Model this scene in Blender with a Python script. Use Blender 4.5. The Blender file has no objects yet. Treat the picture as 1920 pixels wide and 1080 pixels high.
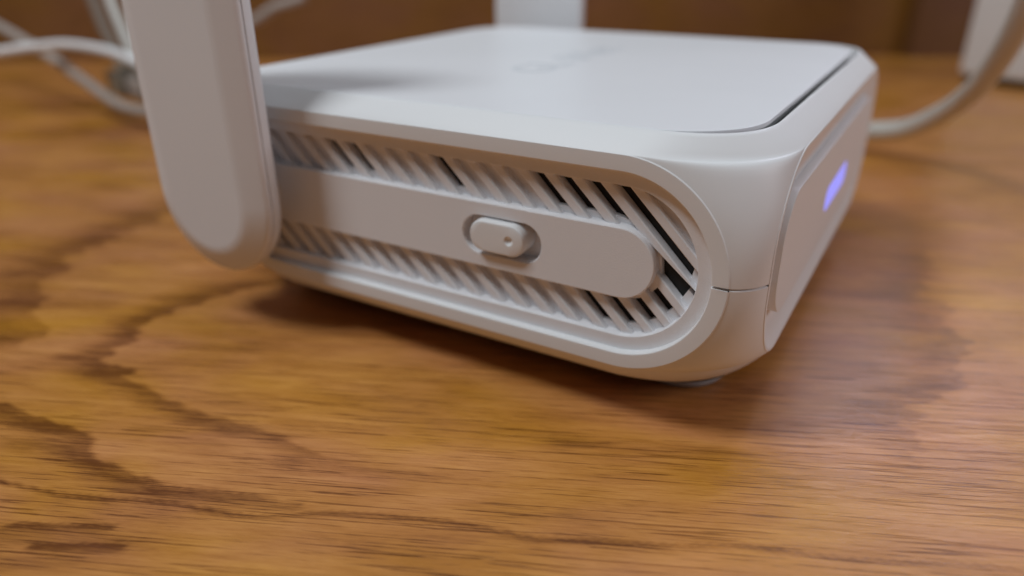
import bpy, bmesh, math, random
import numpy as np
from mathutils import Vector, noise as mnoise

sc = bpy.context.scene
MM = 0.001                      # everything below is written in millimetres
TABLE = -2.3                    # table surface; z = 0 is the router's underside
random.seed(4)

# ------------------------------------------------------------------ camera
cam_d = bpy.data.cameras.new('camera')
cam = bpy.data.objects.new('camera', cam_d)
sc.collection.objects.link(cam)
cam.location = (12.8038*MM, -68.8438*MM, 49.9909*MM)
cam.rotation_euler = (1.12961941, 0.00612644, 0.53199240)
cam_d.sensor_width = 36.0
cam_d.lens = 1377.18/1920*36
cam_d.clip_start = 0.002
cam_d.clip_end = 20.0
cam_d.dof.use_dof = True
cam_d.dof.focus_distance = 77*MM
cam_d.dof.aperture_fstop = 12.0
sc.camera = cam

# ------------------------------------------------------------------ light
sc.view_settings.view_transform = 'Standard'
sc.view_settings.look = 'None'
sc.view_settings.exposure = 0.0
sc.view_settings.gamma = 1.0
w = bpy.data.worlds.new('World'); sc.world = w
w.use_nodes = True
bg = w.node_tree.nodes['Background']
bg.inputs['Color'].default_value = (0.86, 0.93, 1.0, 1)
bg.inputs['Strength'].default_value = 0.05

def aim(o, loc, tgt):
    o.location = Vector(loc)*MM
    o.rotation_euler = (Vector(tgt)-Vector(loc)).to_track_quat('-Z', 'Y').to_euler()

def area(name, loc, tgt, size, power, col):
    d = bpy.data.lights.new(name, 'AREA'); d.shape = 'DISK'
    d.size = size*MM; d.energy = power; d.color = col
    o = bpy.data.objects.new(name, d); sc.collection.objects.link(o); aim(o, loc, tgt)
    return o

area('main_lamp', (-276, -242, 616), (-45, 20, 10), 190, 2.55, (0.88, 0.95, 1.0))
area('ceiling_light', (-40, 60, 760), (-40, 40, 0), 620, 1.42, (0.84, 0.93, 1.0))
area('right_light', (470, 130, 260), (-10, 200, 15), 220, 0.75, (0.97, 0.93, 1.0))
sd = bpy.data.lights.new('table_sheen_spot', 'SPOT')  # added spot; its cone edge shapes the pink sheen on the table
sd.energy = 3.2; sd.color = (0.80, 0.78, 1.0); sd.spot_size = math.radians(21); sd.spot_blend = 0.35
sd.shadow_soft_size = 90*MM
so = bpy.data.objects.new('table_sheen_spot', sd); sc.collection.objects.link(so)
aim(so, (64, 372, 212), (77, 25, -2))

# ------------------------------------------------------------------ materials
def new_mat(name):
    m = bpy.data.materials.new(name); m.use_nodes = True
    nt = m.node_tree; b = nt.nodes['Principled BSDF']
    return m, nt, b

def plastic(name, col, rough=0.45, bump=0.06, scale=9000, var=0.02):
    m, nt, b = new_mat(name)
    N = nt.nodes; L = nt.links
    tc = N.new('ShaderNodeTexCoord')
    n1 = N.new('ShaderNodeTexNoise'); n1.inputs['Scale'].default_value = scale; n1.inputs['Detail'].default_value = 2
    L.new(tc.outputs['Object'], n1.inputs['Vector'])
    bp = N.new('ShaderNodeBump'); bp.inputs['Strength'].default_value = bump; bp.inputs['Distance'].default_value = 0.00006
    L.new(n1.outputs['Fac'], bp.inputs['Height']); L.new(bp.outputs['Normal'], b.inputs['Normal'])
    n2 = N.new('ShaderNodeTexNoise'); n2.inputs['Scale'].default_value = 60; n2.inputs['Detail'].default_value = 5
    L.new(tc.outputs['Object'], n2.inputs['Vector'])
    mr = N.new('ShaderNodeMapRange'); mr.inputs['To Min'].default_value = 1-var; mr.inputs['To Max'].default_value = 1+var
    L.new(n2.outputs['Fac'], mr.inputs['Value'])
    mx = N.new('ShaderNodeMix'); mx.data_type = 'RGBA'; mx.blend_type = 'MULTIPLY'; mx.inputs['Factor'].default_value = 1
    mx.inputs['A'].default_value = (*col, 1); L.new(mr.outputs['Result'], mx.inputs['B'])
    L.new(mx.outputs['Result'], b.inputs['Base Color'])
    b.inputs['Roughness'].default_value = rough
    b.inputs['Specular IOR Level'].default_value = 0.4
    return m

M_white = plastic('white_plastic', (0.80, 0.79, 0.79))
M_plate = plastic('satin_white_plastic', (0.82, 0.815, 0.83), rough=0.4, bump=0.04)
M_vent = plastic('matt_white_plastic', (0.81, 0.795, 0.81), rough=0.55, bump=0.4, scale=5200)
M_ant = plastic('antenna_plastic', (0.79, 0.775, 0.785), rough=0.5, bump=0.2, scale=5200)
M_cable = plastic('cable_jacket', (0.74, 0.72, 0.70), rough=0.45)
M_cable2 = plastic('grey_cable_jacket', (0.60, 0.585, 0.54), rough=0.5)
M_dim = plastic('dull_cable_jacket', (0.40, 0.34, 0.30), rough=0.55)  # one even grey-brown, darker than the other jackets
M_far = plastic('brown_cable_jacket', (0.20, 0.155, 0.12), rough=0.6)  # one even dark brown
M_box = plastic('box_plastic', (0.78, 0.78, 0.78), rough=0.4)
M_dark = plastic('dark_shade_fill', (0.025, 0.024, 0.024), rough=0.7)  # near-black standing in for shade in slots, case and box gap
M_foot = plastic('foot_rubber', (0.42, 0.40, 0.39), rough=0.4)
M_logo = plastic('logo_print', (0.71, 0.72, 0.74), rough=0.45)
M_clear = plastic('plug_plastic', (0.27, 0.24, 0.19), rough=0.25)

def led_mat():
    m, nt, b = new_mat('led_diffuser')
    b.inputs['Base Color'].default_value = (0.2, 0.2, 0.3, 1)
    b.inputs['Emission Color'].default_value = (0.27, 0.28, 1.0, 1)
    b.inputs['Emission Strength'].default_value = 0.95
    return m
M_led = led_mat()

GA = math.radians(24.0)         # direction of the grain on the table
def wood_mat(name, light, dark, rough, figure=True, gscale=1.0):
    m, nt, b = new_mat(name)
    N = nt.nodes; L = nt.links
    def noise(vec, scale, detail=4, rough_=0.55, dist=0.0):
        n = N.new('ShaderNodeTexNoise'); n.inputs['Scale'].default_value = scale
        n.inputs['Detail'].default_value = detail; n.inputs['Roughness'].default_value = rough_
        n.inputs['Distortion'].default_value = dist
        L.new(vec, n.inputs['Vector']); return n.outputs['Fac']
    def maprange(v, a, b_, c, d):
        r = N.new('ShaderNodeMapRange'); r.inputs['From Min'].default_value = a; r.inputs['From Max'].default_value = b_
        r.inputs['To Min'].default_value = c; r.inputs['To Max'].default_value = d
        L.new(v, r.inputs['Value']); return r.outputs['Result']
    def math_(op, a, b_):
        n = N.new('ShaderNodeMath'); n.operation = op
        for i, v in enumerate((a, b_)):
            if isinstance(v, (int, float)): n.inputs[i].default_value = v
            else: L.new(v, n.inputs[i])
        return n.outputs[0]
    tc = N.new('ShaderNodeTexCoord')
    rot = N.new('ShaderNodeMapping'); rot.vector_type = 'POINT'
    rot.inputs['Rotation'].default_value = (0, 0, -GA if figure else 0)
    rot.inputs['Scale'].default_value = (1000*gscale,)*3       # to millimetres
    L.new(tc.outputs['Object'], rot.inputs['Vector'])
    def stretched(sx, sy):
        mp = N.new('ShaderNodeMapping'); mp.inputs['Scale'].default_value = (sx, sy, sy)
        L.new(rot.outputs['Vector'], mp.inputs['Vector']); return mp.outputs['Vector']
    streak = noise(stretched(0.045, 0.6), 1.0, 6, 0.62, 0.3)       # broad streaks
    fine = noise(stretched(0.24, 5.0), 1.0, 6, 0.72)               # fibres
    pore = noise(stretched(0.085, 3.8), 1.0, 3, 0.55)               # dark pores
    blot = noise(stretched(0.04, 0.12), 1.0, 5, 0.6, 0.6)       # blotches
    tone = maprange(streak, 0.3, 0.7, -0.14, 0.14)
    tone = math_('ADD', tone, maprange(fine, 0.3, 0.7, -0.22, 0.22))
    tone = math_('ADD', tone, maprange(blot, 0.3, 0.7, -0.22, 0.22))
    tone = math_('ADD', tone, 0.36)
    if figure:
        at = N.new('ShaderNodeAttribute'); at.attribute_name = 'figure'
        fg = math_('MULTIPLY', at.outputs['Fac'], maprange(fine, 0.3, 0.65, 0.6, 1.05))
        tone = math_('ADD', tone, math_('MULTIPLY', fg, 0.75))
    pr = maprange(pore, 0.58, 0.62, 0.0, 0.42)
    tone = math_('ADD', tone, pr)
    cr = N.new('ShaderNodeValToRGB')
    cr.color_ramp.elements[0].position = 0.0; cr.color_ramp.elements[0].color = (*light, 1)
    cr.color_ramp.elements[1].position = 1.0; cr.color_ramp.elements[1].color = (*dark, 1)
    e = cr.color_ramp.elements.new(0.45)
    e.color = (light[0]*0.62+dark[0]*0.38, light[1]*0.56+dark[1]*0.44, light[2]*0.45+dark[2]*0.55, 1)
    L.new(tone, cr.inputs['Fac'])
    hs = N.new('ShaderNodeHueSaturation')
    L.new(cr.outputs['Color'], hs.inputs['Color'])
    hn = noise(stretched(0.03, 0.07), 1.0, 3, 0.5, 0.5)
    L.new(maprange(hn, 0.3, 0.7, 0.486, 0.503), hs.inputs['Hue'])
    L.new(maprange(hn, 0.3, 0.7, 0.94, 1.06), hs.inputs['Saturation'])
    L.new(hs.outputs['Color'], b.inputs['Base Color'])
    L.new(maprange(fine, 0.3, 0.7, rough-0.05, rough+0.08), b.inputs['Roughness'])
    b.inputs['Specular IOR Level'].default_value = 0.35
    bp = N.new('ShaderNodeBump'); bp.inputs['Strength'].default_value = 0.25; bp.inputs['Distance'].default_value = 0.00008
    hgt = math_('SUBTRACT', maprange(fine, 0.3, 0.7, 0, 0.4), pr)
    L.new(hgt, bp.inputs['Height']); L.new(bp.outputs['Normal'], b.inputs['Normal'])
    return m
M_table = wood_mat('oak_table', (0.65, 0.315, 0.086), (0.155, 0.055, 0.011), 0.29)
M_panel = wood_mat('brown_panel', (0.245, 0.118, 0.031), (0.15, 0.067, 0.018), 0.5, figure=False, gscale=0.5)
M_shade = wood_mat('shaded_panel', (0.18, 0.085, 0.036), (0.11, 0.05, 0.022), 0.5, figure=False, gscale=0.5)  # panel wood darkened to carry the soft shade at the wall's right

# ------------------------------------------------------------------ helpers
def link_mesh(name, verts, faces, mat, parent=None, angle=35, smooth=True):
    me = bpy.data.meshes.new(name)
    me.from_pydata([(x*MM, y*MM, z*MM) for x, y, z in verts], [], faces)
    bm = bmesh.new(); bm.from_mesh(me)
    bmesh.ops.remove_doubles(bm, verts=bm.verts, dist=1e-6)
    bmesh.ops.recalc_face_normals(bm, faces=bm.faces)
    bm.to_mesh(me); bm.free()
    me.materials.append(mat)
    if smooth:
        for p in me.polygons: p.use_smooth = True
        me.set_sharp_from_angle(angle=math.radians(angle))
    o = bpy.data.objects.new(name, me); sc.collection.objects.link(o)
    if smooth:
        wn = o.modifiers.new('weighted_normal', 'WEIGHTED_NORMAL'); wn.keep_sharp = True; wn.weight = 60
    if parent is not None: o.parent = parent
    return o

class MB:
    def __init__(s): s.v = []; s.f = []
    def grid(s, rows, close=False):
        b = len(s.v); n = len(rows[0])
        for r in rows: s.v.extend(tuple(map(float, p)) for p in r)
        for i in range(len(rows)-1):
            for j in range(n if close else n-1):
                k = (j+1) % n
                s.f.append((b+i*n+j, b+i*n+k, b+(i+1)*n+k, b+(i+1)*n+j))
    def cap(s, loop):
        b = len(s.v); s.v.extend(tuple(map(float, p)) for p in loop); s.f.append(tuple(range(b, b+len(loop))))
    def build(s, name, mat, parent=None, **k): return link_mesh(name, s.v, s.f, mat, parent, **k)

def fill_between(mb, outer, inner):
    """planar ring between two closed loops, triangulated"""
    bm = bmesh.new(); ed = []
    for lp in (outer, inner):
        vs = [bm.verts.new(p) for p in lp]
        ed += [bm.edges.new((vs[i], vs[(i+1) % len(vs)])) for i in range(len(vs))]
    bmesh.ops.triangle_fill(bm, use_beauty=True, use_dissolve=False, edges=ed)
    bm.verts.index_update(); b = len(mb.v)
    mb.v.extend(tuple(v.co) for v in bm.verts)
    mb.f.extend(tuple(b+v.index for v in f.verts) for f in bm.faces); bm.free()

def stadium(cxa, cxb, cz, r, y, n=40, rz=None):
    """closed loop in the xz plane with round ends centred on cxa (left) and cxb (right)"""
    rz = rz or r; out = []
    for i in range(n+1):
        t = math.pi/2-math.pi*i/n; out.append((cxb+r*math.cos(t), y, cz+rz*math.sin(t)))
    for i in range(n+1):
        t = -math.pi/2-math.pi*i/n; out.append((cxa+r*math.cos(t), y, cz+rz*math.sin(t)))
    return out

def rrect(a0, a1, b0, b1, r, n=14):
    out = []
    for cx, cy, s in ((a1-r, b1-r, 0), (a0+r, b1-r, 1), (a0+r, b0+r, 2), (a1-r, b0+r, 3)):
        for i in range(n+1):
            t = math.pi/2*(s+i/n); out.append((cx+r*math.cos(t), cy+r*math.sin(t)))
    return out

def empty(name, loc=(0, 0, 0)):
    o = bpy.data.objects.new(name, None); o.empty_display_size = 0.01
    o.location = Vector(loc)*MM; sc.collection.objects.link(o); return o

def tag(o, label=None, cat=None, group=None, kind=None):
    for k, v in (('label', label), ('category', cat), ('group', group), ('kind', kind)):
        if v: o[k] = v
    return o

def smooth_path(pts, sub=12):
    P = [np.array(p, float) for p in pts]; P = [2*P[0]-P[1]]+P+[2*P[-1]-P[-2]]; out = []
    for i in range(1, len(P)-2):
        a, b, c, d = P[i-1:i+3]
        for k in range(sub):
            t = k/sub
            out.append(0.5*((2*b)+(-a+c)*t+(2*a-5*b+4*c-d)*t*t+(-a+3*b-3*c+d)*t**3))
    out.append(P[-2]); return out

def tube(mb, path, r, n=16, cap=True):
    path = [np.array(p, float) for p in path]; rows = []
    up = np.array([0, 0, 1.0])
    for i, p in enumerate(path):
        t = path[min(i+1, len(path)-1)]-path[max(i-1, 0)]; t /= np.linalg.norm(t)
        s = np.cross(t, up); s /= np.linalg.norm(s)+1e-9; u = np.cross(s, t)
        rr = r[i] if hasattr(r, '__len__') else r
        rows.append([p+rr*(math.cos(a)*s+math.sin(a)*u) for a in np.linspace(0, 2*math.pi, n, endpoint=False)])
    mb.grid(rows, close=True)
    if cap: mb.cap(rows[0]); mb.cap(rows[-1])

# ------------------------------------------------------------------ table and back board
def band(P, pts, width, fade=2.6, strength=(1, 1)):
    """mask of a wandering dark growth ring on the table: crisp on its inner (left) side, fading outward"""
    pts = np.array(pts, float); d = np.full(len(P), 1e9); wd = np.full(len(P), 1.0); st = np.ones(len(P)); sg = np.ones(len(P))
    ws = np.interp(np.linspace(0, 1, len(pts)), np.linspace(0, 1, len(width)), width)
    ss = np.interp(np.linspace(0, 1, len(pts)), np.linspace(0, 1, len(strength)), strength)
    for i in range(len(pts)-1):
        a, b = pts[i], pts[i+1]; v = b-a
        t = np.clip(((P-a)@v)/(v@v), 0, 1)
        e_ = P-(a+t[:, None]*v); e = np.linalg.norm(e_, axis=1); m = e < d
        sgn = np.sign(v[0]*e_[:, 1]-v[1]*e_[:, 0])
        d = np.where(m, e, d); sg = np.where(m, sgn, sg); wd = np.where(m, ws[i]+(ws[i+1]-ws[i])*t, wd); st = np.where(m, ss[i]+(ss[i+1]-ss[i])*t, st)
    q = np.maximum(wd, 0.05)
    inner = np.clip((q-d)/0.45+0.5, 0, 1); outer = np.clip(1-(d-0.5*q)/(fade*q), 0, 1)
    inner = inner*inner*(3-2*inner)
    return st*np.where(sg > 0, inner, outer**1.3)

def axis(lo, hi, fine_lo, fine_hi, step, grow=1.25):
    a = list(np.arange(fine_lo, fine_hi+1e-6, step)); s = step
    x = fine_hi
    while x < hi: s *= grow; x = min(hi, x+s); a.append(x)
    s = step; x = fine_lo; left = []
    while x > lo: s *= grow; x = max(lo, x-s); left.append(x)
    return np.array(left[::-1]+a)

def build_table():
    xs = axis(-1500, 900, -145, 45, 0.55); ys = axis(-400, 1500, -55, 70, 0.55)
    X, Y = np.meshgrid(xs, ys); P = np.stack([X.ravel(), Y.ravel()], 1)
    g = np.array([math.cos(GA), math.sin(GA)]); h = np.array([-g[1], g[0]])
    u = P@g; v = P@h
    rng = np.random.RandomState(3)
    def n1(v_, scale, amp):                       # one-dimensional value noise across the grain
        k = rng.rand(4096); q = v_*scale+1000; i = np.floor(q).astype(int); f = q-i; f = f*f*(3-2*f)
        return amp*((k[i % 4096]*(1-f)+k[(i+1) % 4096]*f)-0.5)
    spikes = n1(v, 0.55, 5.5)+n1(v, 0.2, 6.0)+n1(v, 1.5, 1.4)
    Q = P+g*spikes[:, None]
    cross = n1(u, 0.12, 1.4)+n1(u, 0.4, 0.6)
    Q = Q+h*cross[:, None]
    soft = P+g*(n1(v, 0.25, 4))[:, None]+h*n1(u, 0.1, 1.5)[:, None]
    f = np.zeros(len(P))
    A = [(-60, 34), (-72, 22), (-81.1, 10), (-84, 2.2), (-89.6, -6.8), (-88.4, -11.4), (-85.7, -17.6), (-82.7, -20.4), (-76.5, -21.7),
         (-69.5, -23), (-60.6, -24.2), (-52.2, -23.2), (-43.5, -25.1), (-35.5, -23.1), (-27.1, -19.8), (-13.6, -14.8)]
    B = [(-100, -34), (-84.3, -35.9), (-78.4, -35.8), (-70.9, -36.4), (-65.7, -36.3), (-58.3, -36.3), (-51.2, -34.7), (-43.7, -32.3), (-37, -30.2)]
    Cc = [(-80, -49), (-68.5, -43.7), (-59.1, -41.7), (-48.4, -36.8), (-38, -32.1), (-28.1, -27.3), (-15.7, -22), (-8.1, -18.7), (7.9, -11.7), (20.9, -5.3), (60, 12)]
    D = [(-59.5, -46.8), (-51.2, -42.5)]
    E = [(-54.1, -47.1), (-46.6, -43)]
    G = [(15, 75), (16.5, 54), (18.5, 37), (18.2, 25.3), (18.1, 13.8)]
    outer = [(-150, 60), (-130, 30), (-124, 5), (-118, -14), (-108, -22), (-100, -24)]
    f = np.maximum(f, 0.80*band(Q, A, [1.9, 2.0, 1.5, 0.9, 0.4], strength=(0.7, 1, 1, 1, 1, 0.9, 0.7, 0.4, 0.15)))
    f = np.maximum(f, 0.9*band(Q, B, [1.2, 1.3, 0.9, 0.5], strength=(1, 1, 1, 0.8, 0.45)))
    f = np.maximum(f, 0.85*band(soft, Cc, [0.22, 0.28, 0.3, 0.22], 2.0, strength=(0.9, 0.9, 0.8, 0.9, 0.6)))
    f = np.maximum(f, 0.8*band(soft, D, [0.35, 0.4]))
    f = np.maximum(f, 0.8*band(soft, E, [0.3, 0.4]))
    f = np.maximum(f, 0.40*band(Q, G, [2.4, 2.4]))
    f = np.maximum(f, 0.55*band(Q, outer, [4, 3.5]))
    for k, (ox, oy) in enumerate(((-165, 95), (-215, 120), (-150, 140))):
        f = np.maximum(f, 0.5*band(Q, [(ox-60, oy-40), (ox, oy-10), (ox+40, oy+30), (ox+50, oy+70)], [6, 5]))
    nx = len(xs); faces = []
    for j in range(len(ys)-1):
        for i in range(nx-1):
            faces.append((j*nx+i, j*nx+i+1, (j+1)*nx+i+1, (j+1)*nx+i))
    me = bpy.data.meshes.new('table_top')
    me.from_pydata([(x*MM, y*MM, TABLE*MM) for x, y in P], [], faces)
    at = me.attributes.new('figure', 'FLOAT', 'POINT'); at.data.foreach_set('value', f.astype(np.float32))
    me.materials.append(M_table)
    o = bpy.data.objects.new('table_top', me); sc.collection.objects.link(o)
    tag(o, kind='structure')
build_table()

yaw = 0.532; RV = np.array([math.cos(yaw), math.sin(yaw)]); FV = np.array([-math.sin(yaw), math.cos(yaw)])
WP = np.array([-20.0, 350.0])
def wall_box(name, s0, s1, f0, f1, z0, z1, mat):
    mb = MB(); pts = []
    for z in (z0, z1):
        for s, f in ((s0, f0), (s1, f0), (s1, f1), (s0, f1)):
            q = WP+RV*s+FV*f; pts.append((q[0], q[1], z))
    mb.v = pts; mb.f = [(0, 1, 2, 3), (4, 5, 6, 7), (0, 1, 5, 4), (1, 2, 6, 5), (2, 3, 7, 6), (3, 0, 4, 7)]
    return tag(mb.build(name, mat, smooth=False), kind='structure')
wall_box('back_wall', -900, 8, 0, 20, TABLE-1, 190, M_panel)
wall_box('back_wall_shade_board', 8.2, 420, -8, 20, TABLE-1, 190, M_shade)  # added darker board in place of a soft shadow on the wall

# ------------------------------------------------------------------ router
XR, XL = 0.81, -84.2                 # front (light) face and rear face
WY = 85.2
XM, YM = (XR+XL)/2, WY/2
CX, CZ, R0 = -14.97, 17.85, 12.5
CXL = 2*XM-CX
HT, ZB = 32.55, -0.35
PX, PY, PR = -2.05, 2.47, 10.9
LZ0, LZ1, LR, LY = 6.0, 30.3, 10.49, 3.25

router = empty('router', (0, 0, 0))
tag(router, 'white wireless router with slotted side vent and lit blue indicator', 'router')

ST, SB = CZ+R0, CZ-R0
def A_pt(z):
    if SB <= z <= ST: return CX+math.sqrt(max(0, R0*R0-(z-CZ)**2)), 0.12
    if z > ST:
        u = (z-ST)/(HT-ST); return CX+(PX-PR-CX)*u, 0.12+(PY-0.12)*u**1.05
    v = (SB-z)/(SB-ZB); return CX+(-15.5-CX)*v, 0.12+8.0*(0.22*v+0.78*v**1.7)
def B_pt(z):
    if LZ0 <= z <= LZ1:
        zc = min(max(z, LZ0+LR), LZ1-LR); return XR-0.12, LY+LR-math.sqrt(max(0, LR*LR-(z-zc)**2))
    if z > LZ1:
        u = (z-LZ1)/(HT-LZ1); return (XR-0.12)+(PX-XR+0.12)*u**1.1, (LY+LR)+(PY+PR-LY-LR)*u
    v = (LZ0-z)/(LZ0-ZB); return (XR-0.12)-4.2*v**1.5, LY+LR+6.0*v
NT = 22
def corner(z):
    a = A_pt(z); b = B_pt(z); k = (b[0], a[1])
    q = abs(z-CZ)/R0
    if z > ST: wgt = 0.95+0.05*(z-ST)/(HT-ST)
    elif z < SB: wgt = 0.66+0.2*(SB-z)/(SB-ZB)
    else: wgt = (0.42+0.53*q**4) if z > CZ else (0.42+0.24*q**3)
    m = ((a[0]+b[0])/2, (a[1]+b[1])/2)
    c = (m[0]+(k[0]-m[0])*wgt, m[1]+(k[1]-m[1])*wgt)
    return [((1-t)**2*a[0]+2*t*(1-t)*c[0]+t*t*b[0], (1-t)**2*a[1]+2*t*(1-t)*c[1]+t*t*b[1], z) for t in np.linspace(0, 1, NT)]
def mir(p, mx, my): return (2*XM-p[0] if mx else p[0], 2*YM-p[1] if my else p[1], p[2])

def shell(name, z0, z1, top):
    d = 0.5*(z1-z0)
    zs = set()
    arcs = [CZ+R0*math.sin(t) for t in np.linspace(-math.pi/2, math.pi/2, 61)]
    zs.update(arcs); zs.update((LZ0, LZ1, ST, SB, HT, ZB))
    zs.update(LZ1-LR+LR*math.sin(t) for t in np.linspace(0, math.pi/2, 14)); zs.update(LZ0+LR-LR*math.sin(t) for t in np.linspace(0, math.pi/2, 14))
    zs.update(np.linspace(ST, HT, 9)); zs.update(np.linspace(ZB, SB, 12))
    zs = sorted(z for z in zs if z0 < z < z1)
    zz = [z0]
    for z in zs+[z1]:
        if z-zz[-1] > 0.02: zz.append(z)
    zz[-1] = z1
    mb = MB()
    rows = [corner(z) for z in zz]
    for mx in (0, 1):
        for my in (0, 1):
            mb.grid([[mir(p, mx, my) for p in r] for r in rows])
    for i in range(len(zz)-1):                       # straight runs above / below the side openings
        a, b = zz[i], zz[i+1]
        if a >= ST-0.03 or b <= SB+0.03:
            for my in (0, 1):
                mb.grid([[mir(rows[k][0], 1, my), mir(rows[k][0], 0, my)] for k in (i, i+1)])
        if a >= LZ1-0.03 or b <= LZ0+0.03:
            for mx in (0, 1):
                mb.grid([[mir(rows[k][-1], mx, 0), mir(rows[k][-1], mx, 1)] for k in (i, i+1)])
    def ring(r): return ([mir(p, 0, 0) for p in r]+[mir(p, 0, 1) for p in r[::-1]]+[mir(p, 1, 1) for p in r]+[mir(p, 1, 0) for p in r[::-1]])
    if top:                                          # rim lip and the wall that drops beside the lid
        R = ring(rows[-1]); inset = lambda e, dz: [(p[0]+(XM-p[0])*e/42, p[1]+(YM-p[1])*e/42, p[2]+dz) for p in R]
        mb.grid([R, inset(0.15, 0.02), inset(0.35, -0.1), inset(0.4, -2.6)], close=True)
        zs_ = zz[0]; edge = rows[0]; sg = -1
    else:
        mb.cap(ring(rows[0])); edge = rows[-1]; sg = 1
    # seam lip: the edge is rounded over and runs inward
    c0 = (-13.0, 13.7)
    for mx in (0, 1):
        for my in (0, 1):
            lip = []
            for e, dz in ((0, 0), (0.10, 0.09*sg), (1.6, 0.09*sg)):
                lip.append([mir((p[0]+(c0[0]-p[0])*e/14, p[1]+(c0[1]-p[1])*e/14, p[2]+dz), mx, my) for p in edge])
            mb.grid(lip)
    # the flat band round the vent face, half of the stadium each
    n = 48; prof = ((R0, 0.12), (R0-0.05, 0.03), (R0-0.14, 0.0), (10.76, 0.0), (10.66, 0.04), (10.6, 0.14), (10.56, 2.0))
    gap = 0.0135
    for my in (0, 1):
        rws = []
        for r, y in prof:
            row = []
            if top:
                for t in np.linspace(gap, math.pi/2, n): row.append((CX+r*math.cos(t), y, CZ+r*math.sin(t)))
                for t in np.linspace(math.pi/2, math.pi-gap, n): row.append((CXL+r*math.cos(t), y, CZ+r*math.sin(t)))
            else:
                for t in np.linspace(-gap, -math.pi/2, n): row.append((CX+r*math.cos(t), y, CZ+r*math.sin(t)))
                for t in np.linspace(-math.pi/2, -math.pi+gap, n): row.append((CXL+r*math.cos(t), y, CZ+r*math.sin(t)))
            rws.append([mir(p, 0, my) for p in row])
        mb.grid(rws)
        for end in (0, -1):                          # seam wall of the band
            a = [r[end] for r in rws[2:]]
            b = [(p[0], p[1]+(1.0 if not my else -1.0), p[2]) for p in a]
            mb.grid([a, b])
    return mb.build(name, M_white, router, angle=47)
shell('top_shell', CZ+0.15, HT, True)
shell('bottom_shell', ZB, CZ-0.15, False)

# added dark block that stops light and blackens the gaps of the case
def prism(mb, loop, z0, z1):
    a = [(x, y, z0) for x, y in loop]; b = [(x, y, z1) for x, y in loop]
    mb.grid([a, b], close=True); mb.cap(a); mb.cap(b)
mb = MB(); prism(mb, rrect(XL+4.2, XR-4.2, 6.0, WY-6.0, 8), 1.5, HT-2.9); mb.build('inner_light_block', M_dark, router)

# lid of the top, with a wider slit along the light face
mb = MB()
lid = lambda e, z: [(x, y, z) for x, y in rrect(2*XM-PX+0.5+e, PX-1.35-e, PY+0.46+e, WY-PY-0.46-e, PR-0.6-e, 24)]
mb.grid([lid(1.3, HT-2.5), lid(1.3, HT-0.75), lid(0, HT-0.5), lid(0, HT-0.12), lid(0.05, HT-0.04), lid(0.16, HT)], close=True); mb.cap(lid(0.16, HT)); mb.cap(lid(1.3, HT-2.5))
lid_o = mb.build('lid', M_plate, router)

def text_mesh(name, body, size, mat, parent, loc, rot):
    c = bpy.data.curves.new(name, 'FONT'); c.body = body; c.size = size*MM; c.extrude = 0.00003
    c.align_x = 'CENTER'; c.align_y = 'CENTER'; c.offset = 0.00012
    t = bpy.data.objects.new(name+'_tmp', c); sc.collection.objects.link(t)
    me = bpy.data.meshes.new_from_object(t.evaluated_get(bpy.context.evaluated_depsgraph_get()))
    bpy.data.objects.remove(t); me.materials.clear(); me.materials.append(mat)
    o = bpy.data.objects.new(name, me); sc.collection.objects.link(o); o.parent = parent
    o.location = Vector(loc)*MM; o.rotation_euler = rot
    return o
text_mesh('logo', 'GL·iNet', 9.5, M_logo, router, (-42.2, 43.5, HT+0.02), (0, 0, math.pi/2))

# vent face: inner ring, centre bar with the slot, diagonal fins
RI, RP = 8.9, 4.2
for my in (0, 1):
    mb = MB()
    rws = [[mir(p, 0, my) for p in stadium(CXL, CX, CZ, r, y, 48)] for r, y in
           ((10.8, 1.9), (10.7, 1.02), (RI+0.14, 1.02), (RI+0.04, 1.07), (RI, 1.18), (RI, 4.5))]
    mb.grid(rws, close=True)
    mb.build('vent_ring', M_vent, router, angle=28)
YP = 0.95
SX0, SX1, SZ, SR = -33.05, -27.05, CZ, 2.45
mb = MB()
bar = lambda r, y: stadium(CXL, CX, CZ, r, y, 40)
slot = lambda r, y: stadium(SX0, SX1, SZ, r, y, 24)
mb.grid([bar(RP, 4.5), bar(RP, YP+0.2), bar(RP-0.05, YP+0.07), bar(RP-0.16, YP)], close=True)
mb.grid([slot(SR+0.12, YP), slot(SR+0.03, YP+0.05), slot(SR, YP+0.16), slot(SR, YP+2.0)], close=True); mb.cap(slot(SR, YP+2.0))
fill_between(mb, bar(RP-0.16, YP), slot(SR+0.12, YP))
mb.build('centre_bar', M_vent, router, angle=25)
mb = MB(); mb.grid([[mir(p, 0, 1) for p in bar(r, y)] for r, y in ((RP, 4.5), (RP, YP+0.2), (RP-0.16, YP))], close=True)
mb.cap([mir(p, 0, 1) for p in bar(RP-0.16, YP)]); mb.build('centre_bar', M_vent, router, angle=25)

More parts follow.
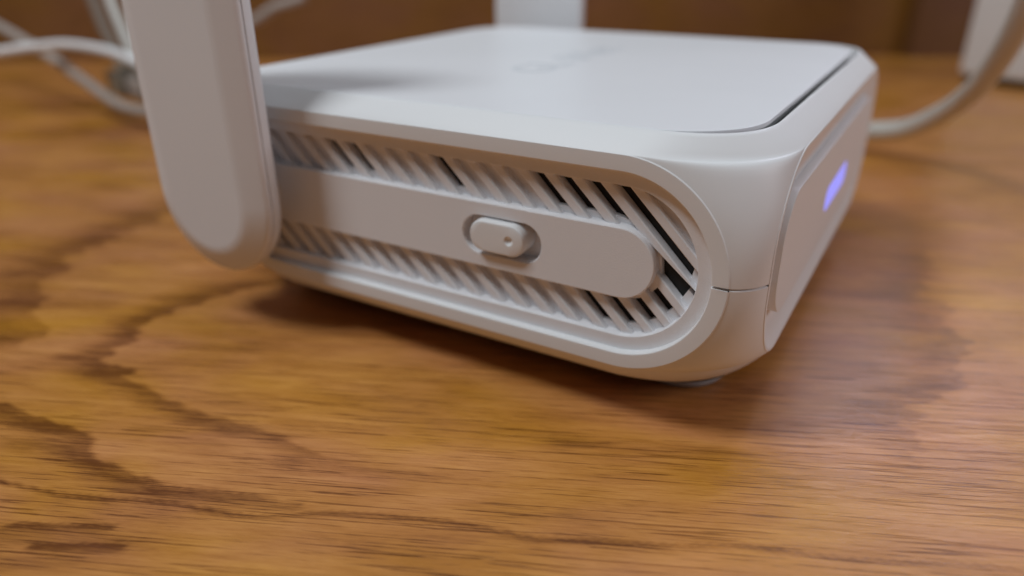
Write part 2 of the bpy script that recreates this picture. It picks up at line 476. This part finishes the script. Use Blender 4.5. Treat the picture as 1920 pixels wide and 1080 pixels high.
# sliding switch with a dimple
KX, KZ, KH, KR = -30.25, CZ+0.22, 3.75, 1.98
kn = lambda e, y: [(KX+a, y, KZ+b) for a, b in rrect(-KH-e, KH+e, -KR-e, KR+e, min(KR+e-0.02, 1.9+e), 14)]
mb = MB()
mb.grid([kn(0.05, YP+1.95), kn(0.05, 0.55), kn(0.0, 0.30), kn(-0.12, 0.12), kn(-0.32, 0.05)], close=True)
DX, DZ = KX+1.75, KZ+0.02
dim = lambda r, y: [(DX+r*math.cos(t), y, DZ+r*math.sin(t)) for t in np.linspace(0, 2*math.pi, 33)[:-1]]
fill_between(mb, kn(-0.32, 0.05), dim(0.62, 0.05))
mb.grid([dim(0.62, 0.05), dim(0.54, 0.10), dim(0.40, 0.26), dim(0.2, 0.36)], close=True); mb.cap(dim(0.2, 0.36))
sw = mb.build('switch', M_white, router, angle=25)

# fins
FP, FK, FW = 3.47, 11.95, 1.55
def inside_ring(x, z, r):
    qx = min(max(x, CXL), CX); return (x-qx)**2+(z-CZ)**2 < r*r
def spans(k):
    """stretches of the line x+z=k between ring and bar, as (z0, z1)"""
    out = []; cur = None
    for z in np.arange(CZ-RI-0.2, CZ+RI+0.21, 0.05):
        x = k-z; ok = inside_ring(x, z, RI+0.05) and not inside_ring(x, z, RP-0.05)
        if ok and cur is None: cur = z
        if not ok and cur is not None: out.append((cur, z-0.05)); cur = None
    if cur is not None: out.append((cur, z))
    return out
def strip_box(mb, ka, kb, sp_a, sp_b, y0, y1, ext, bev=0.0):
    fr = []
    for y, b in ((y0, bev), (y0+bev, 0.0), (y1, 0.0)):
        ka_, kb_ = ka+b*1.4, kb-b*1.4
        fr.append([(ka_-(sp_a[1]+ext), y, sp_a[1]+ext), (kb_-(sp_b[1]+ext), y, sp_b[1]+ext),
                   (kb_-(sp_b[0]-ext), y, sp_b[0]-ext), (ka_-(sp_a[0]-ext), y, sp_a[0]-ext)])
    mb.grid(fr, close=True); mb.cap(fr[0]); mb.cap(fr[-1])
def match(sp, list_):
    mid = (sp[0]+sp[1])/2
    c = [s for s in list_ if min(s[1], sp[1])-max(s[0], sp[0]) > 0.2*min(s[1]-s[0], sp[1]-sp[0])]
    return min(c, key=lambda s: abs((s[0]+s[1])/2-mid)) if c else sp
YF = 1.75
kmin = int(((CXL-10)+10-FK)/FP)-3
floor_mb = MB()
through_top = {0, -1, -2, -3, -7, -11, -12}
for k in range(kmin, 4):
    ka = FK+FP*k; kb = ka+FW
    for sp in spans((ka+kb)/2):
        if sp[1]-sp[0] < 0.7: continue
        f_ = MB(); strip_box(f_, ka, kb, match(sp, spans(ka)), match(sp, spans(kb)), YF, 3.1, 0.12, 0.14)
        f_.build('fin', M_vent, router, smooth=False)
    ga, gb = ka-(FP-FW)-0.1, ka+0.1                      # the gap left of this fin
    for sp in spans((ga+gb)/2):
        if sp[1]-sp[0] < 0.5: continue
        upper = (sp[0]+sp[1])/2 > CZ
        thr = (k in through_top) if upper and sp[1]-sp[0] < 11 else True
        if not upper and sp[1]-sp[0] < 11: thr = k >= -5
        if k in (0, -1) : thr = True
        if k > 0: thr = False
        sa, sb = match(sp, spans(ga+0.1)), match(sp, spans(gb-0.1))
        if not thr: strip_box(floor_mb, ga, gb, sa, sb, 2.6 if upper else 2.85, 3.28, 0.1)
        else:
            for lo in (0, 1):
                cut = lambda s: (s[0], s[0]+0.75) if not lo else (s[1]-0.45, s[1])
                strip_box(floor_mb, ga, gb, cut(sa), cut(sb), 2.5, 3.25, 0.1)
floor_mb.build('vent_floor', M_vent, router, smooth=False)
mb = MB(); mb.cap(stadium(CXL, CX, CZ, RI+0.3, 3.3)); mb.cap(stadium(CXL, CX, CZ, RI+0.3, 4.2))
mb.grid([stadium(CXL, CX, CZ, RI+0.3, 3.3), stadium(CXL, CX, CZ, RI+0.3, 4.2)], close=True)
mb.build('vent_shade_sheet', M_dark, router, angle=30)  # dark sheet that gives the open slots their black shade

# front face: dished frame, raised panel, blue light
def yz_loop(off, x, r=LR, n=22): return [(x, a, b) for a, b in rrect(LY+off, WY-LY-off, LZ0+off, LZ1-off, max(1.0, r-off), n)]
for mx in (0, 1):
    mb = MB()
    rws = [[mir(p, mx, 0) for p in yz_loop(o_, XR+dx)] for o_, dx in
           ((0, -0.12), (0.05, -0.03), (0.14, 0.0), (0.45, 0.0), (0.62, -0.06), (3.6, -1.05), (4.0, -1.2), (6.0, -1.2))]
    mb.grid(rws, close=True); mb.cap(rws[-1]); mb.build('front_frame' if not mx else 'rear_frame', M_white, router, angle=40)
mb = MB()
rws = [yz_loop(o_, XR+dx) for o_, dx in ((4.7, -1.19), (4.7, -0.16), (4.76, -0.05), (4.9, 0.0))]
mb.grid(rws, close=True); mb.cap(rws[-1]); mb.cap(rws[0])
panel = mb.build('front_panel', M_white, router, angle=40)
mb = MB()
ll = lambda e, x: [(x, a, b) for a, b in rrect(36.2+e, 54.5-e, 15.4+e, 19.0-e, 1.78-e, 10)]
mb.grid([ll(0, XR-0.3), ll(0, XR+0.015), ll(0.05, XR+0.03)], close=True); mb.cap(ll(0.05, XR+0.03)); mb.cap(ll(0, XR-0.3))
mb.build('indicator_light', M_led, router)['label'] = 'glowing blue-violet indicator light'

# feet
foot0 = None
for fx, fy in ((-11.3, 16.6), (2*XM+11.3, 16.6), (-11.3, WY-16.6), (2*XM+11.3, WY-16.6)):
    if foot0 is None:
        mb = MB(); circ = lambda r, z: [(r*math.cos(t), r*math.sin(t), z) for t in np.linspace(0, 2*math.pi, 49)[:-1]]
        rws = [circ(6.1, 1.2), circ(6.0, -1.5), circ(5.85, -2.0), circ(5.5, TABLE), ]
        mb.grid(rws, close=True); mb.cap(rws[0]); mb.cap(rws[-1])
        foot0 = mb.build('foot', M_foot, router, angle=50); f_o = foot0
    else:
        f_o = foot0.copy(); sc.collection.objects.link(f_o); f_o.parent = router
    f_o.location = (fx*MM, fy*MM, 0)

# aerials: a thick paddle on a hinge at each end of the rear edge
def antenna(far):
    AX, AZ, AT = -73.4, 18.0, 80.0
    m = (lambda p: mir(p, 0, 1)) if far else (lambda p: p)
    def loop(hw, y, n=30):
        out = []
        for i in range(n+1):
            t = math.pi*i/n; out.append(m((AX+hw*math.cos(t), y, AT-11.2+hw*math.sin(t))))
        for i in range(n+1):
            t = math.pi+math.pi*i/n; out.append(m((AX+hw*math.cos(t), y, AZ+hw*math.sin(t))))
        return out
    mb = MB(); rws = [loop(h_, y) for h_, y in ((11.0, -4.75), (11.15, -4.72), (11.2, -4.6), (11.15, -3.7), (10.9, -3.2), (10.4, -3.0))]
    mb.grid(rws, close=True); mb.cap(rws[0]); mb.cap(rws[-1])
    body = mb.build('antenna', M_ant, router, angle=32)
    mb = MB(); rws = [loop(h_, y) for h_, y in ((11.0, -4.83), (11.13, -4.88), (11.15, -5.05), (11.08, -5.3), (10.9, -5.55), (10.55, -5.78), (9.2, -6.38), (8.3, -6.76), (7.8, -6.92), (7.2, -7.0), (6.9, -7.0))]
    mb.grid(rws, close=True); mb.cap(rws[0]); mb.cap(rws[-1])
    mb.build('front_cover', M_ant, body, angle=60)
    mb = MB(); c_ = lambda r, y: [m((AX+1.5+r*math.cos(t), y, AZ+r*math.sin(t))) for t in np.linspace(0, 2*math.pi, 41)[:-1]]
    rws = [c_(5.0, -3.1), c_(5.0, 1.2)]; mb.grid(rws, close=True); mb.cap(rws[0]); mb.cap(rws[1])
    mb.build('hinge', M_ant, body, angle=50)
antenna(False); antenna(True)

# ------------------------------------------------------------------ cables and the box behind
mb = MB(); tube(mb, smooth_path([(-60, 128, 0.2), (-40, 140, 0.2), (-25, 146, 0.3), (-13.2, 147, 1.6), (-5.3, 145.6, 3.7), (4.7, 140.4, 6.8), (12.9, 130.1, 14.3), (17.5, 118, 22.4), (19.9, 105.2, 31.5), (20.9, 95.1, 40.2), (20.8, 87.7, 48), (19, 75, 62), (16, 60, 78)]), 2.4)
tag(mb.build('power_cable', M_cable2), 'grey white cable looping up at the right past the router', 'cable')

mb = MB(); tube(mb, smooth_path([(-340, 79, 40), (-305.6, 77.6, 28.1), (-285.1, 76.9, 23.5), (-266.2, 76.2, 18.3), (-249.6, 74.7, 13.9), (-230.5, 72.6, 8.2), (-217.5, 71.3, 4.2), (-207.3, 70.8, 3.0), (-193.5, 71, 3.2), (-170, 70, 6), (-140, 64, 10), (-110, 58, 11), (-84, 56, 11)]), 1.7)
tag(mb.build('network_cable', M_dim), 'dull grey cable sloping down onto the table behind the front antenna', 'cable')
mb = MB(); tube(mb, smooth_path([(-300, 35, 14), (-267.1, 55.8, 17.1), (-258.3, 61.6, 18.3), (-249.6, 67.5, 19.5), (-238.7, 71.9, 20.5), (-224.4, 73.6, 20), (-211.7, 73.9, 18.5), (-196.1, 71.5, 15.9), (-177.4, 67.5, 13.5), (-140, 52, 12), (-84, 40, 12)]), 1.55)
tag(mb.build('thin_cable', M_white), 'thin bright white cable arching level across the thicker sloping cable', 'cable')
mb = MB(); tube(mb, smooth_path([(-252, 98, 56), (-245.2, 95.6, 42.6), (-239, 91.4, 32.9), (-231.5, 88.1, 25.8), (-221.8, 83.7, 19.2), (-207, 77, 14.4), (-180, 62, 11), (-130, 40, 10), (-84, 24, 10)]), 1.5)
tag(mb.build('hanging_cable', M_cable2), 'thin pale cable dropping steeply beside the upper left of the antenna', 'cable')
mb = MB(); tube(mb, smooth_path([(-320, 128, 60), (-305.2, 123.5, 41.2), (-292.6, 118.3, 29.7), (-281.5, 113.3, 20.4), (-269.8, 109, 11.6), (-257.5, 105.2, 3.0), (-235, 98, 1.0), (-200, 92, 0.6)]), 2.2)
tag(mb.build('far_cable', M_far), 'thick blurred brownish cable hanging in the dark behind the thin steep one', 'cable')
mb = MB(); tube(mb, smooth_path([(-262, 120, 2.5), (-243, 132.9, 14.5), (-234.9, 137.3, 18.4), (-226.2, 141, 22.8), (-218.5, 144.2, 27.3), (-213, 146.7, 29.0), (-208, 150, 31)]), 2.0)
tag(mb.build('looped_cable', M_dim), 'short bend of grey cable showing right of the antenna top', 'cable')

plug = empty('network_plug', (-224, 82, 8.5))
tag(plug, 'cloudy network plug lying above the sloping cable beside the antenna', 'plug')
def bevel_box(name, size, mat, parent, loc, rotz=0, bev=0.6):
    bm = bmesh.new(); bmesh.ops.create_cube(bm, size=1)
    for v in bm.verts: v.co = Vector((v.co.x*size[0], v.co.y*size[1], v.co.z*size[2]))*MM
    bmesh.ops.bevel(bm, geom=bm.edges[:], offset=bev*MM, segments=3, profile=0.5, affect='EDGES')
    me = bpy.data.meshes.new(name); bm.to_mesh(me); bm.free(); me.materials.append(mat)
    for p in me.polygons: p.use_smooth = True
    me.set_sharp_from_angle(angle=math.radians(40))
    o = bpy.data.objects.new(name, me); sc.collection.objects.link(o); o.parent = parent
    o.location = Vector(loc)*MM; o.rotation_euler = (0, 0, rotz); return o
bevel_box('housing', (13, 10, 7.5), M_clear, plug, (0, 0, 0), -0.25)
bevel_box('boot', (14, 8, 7), M_dim, plug, (14, -3.5, 0), -0.25, 1.5)
bevel_box('latch', (10, 3.5, 1.2), M_clear, plug, (-1, 0, 5.2), -0.25, 0.3)

bd = np.array([0.925, -0.38]); bn = np.array([0.38, 0.925]); c0 = np.array([12.6, 284.0]); ang = math.atan2(bd[1], bd[0])
cc = c0+bd*45+bn*20
box = empty('white_box', (cc[0], cc[1], TABLE))
tag(box, 'pale grey white plastic box standing at the back right corner', 'box')
bevel_box('casing', (90, 40, 110), M_box, box, (0, 0, 55+2.6), ang, 2.0)
bevel_box('shaded_gap_foot', (86, 36, 3.2), M_dark, box, (0, 0, 1.6), ang, 0.6)  # recessed foot, coloured dark for the shaded gap under the box
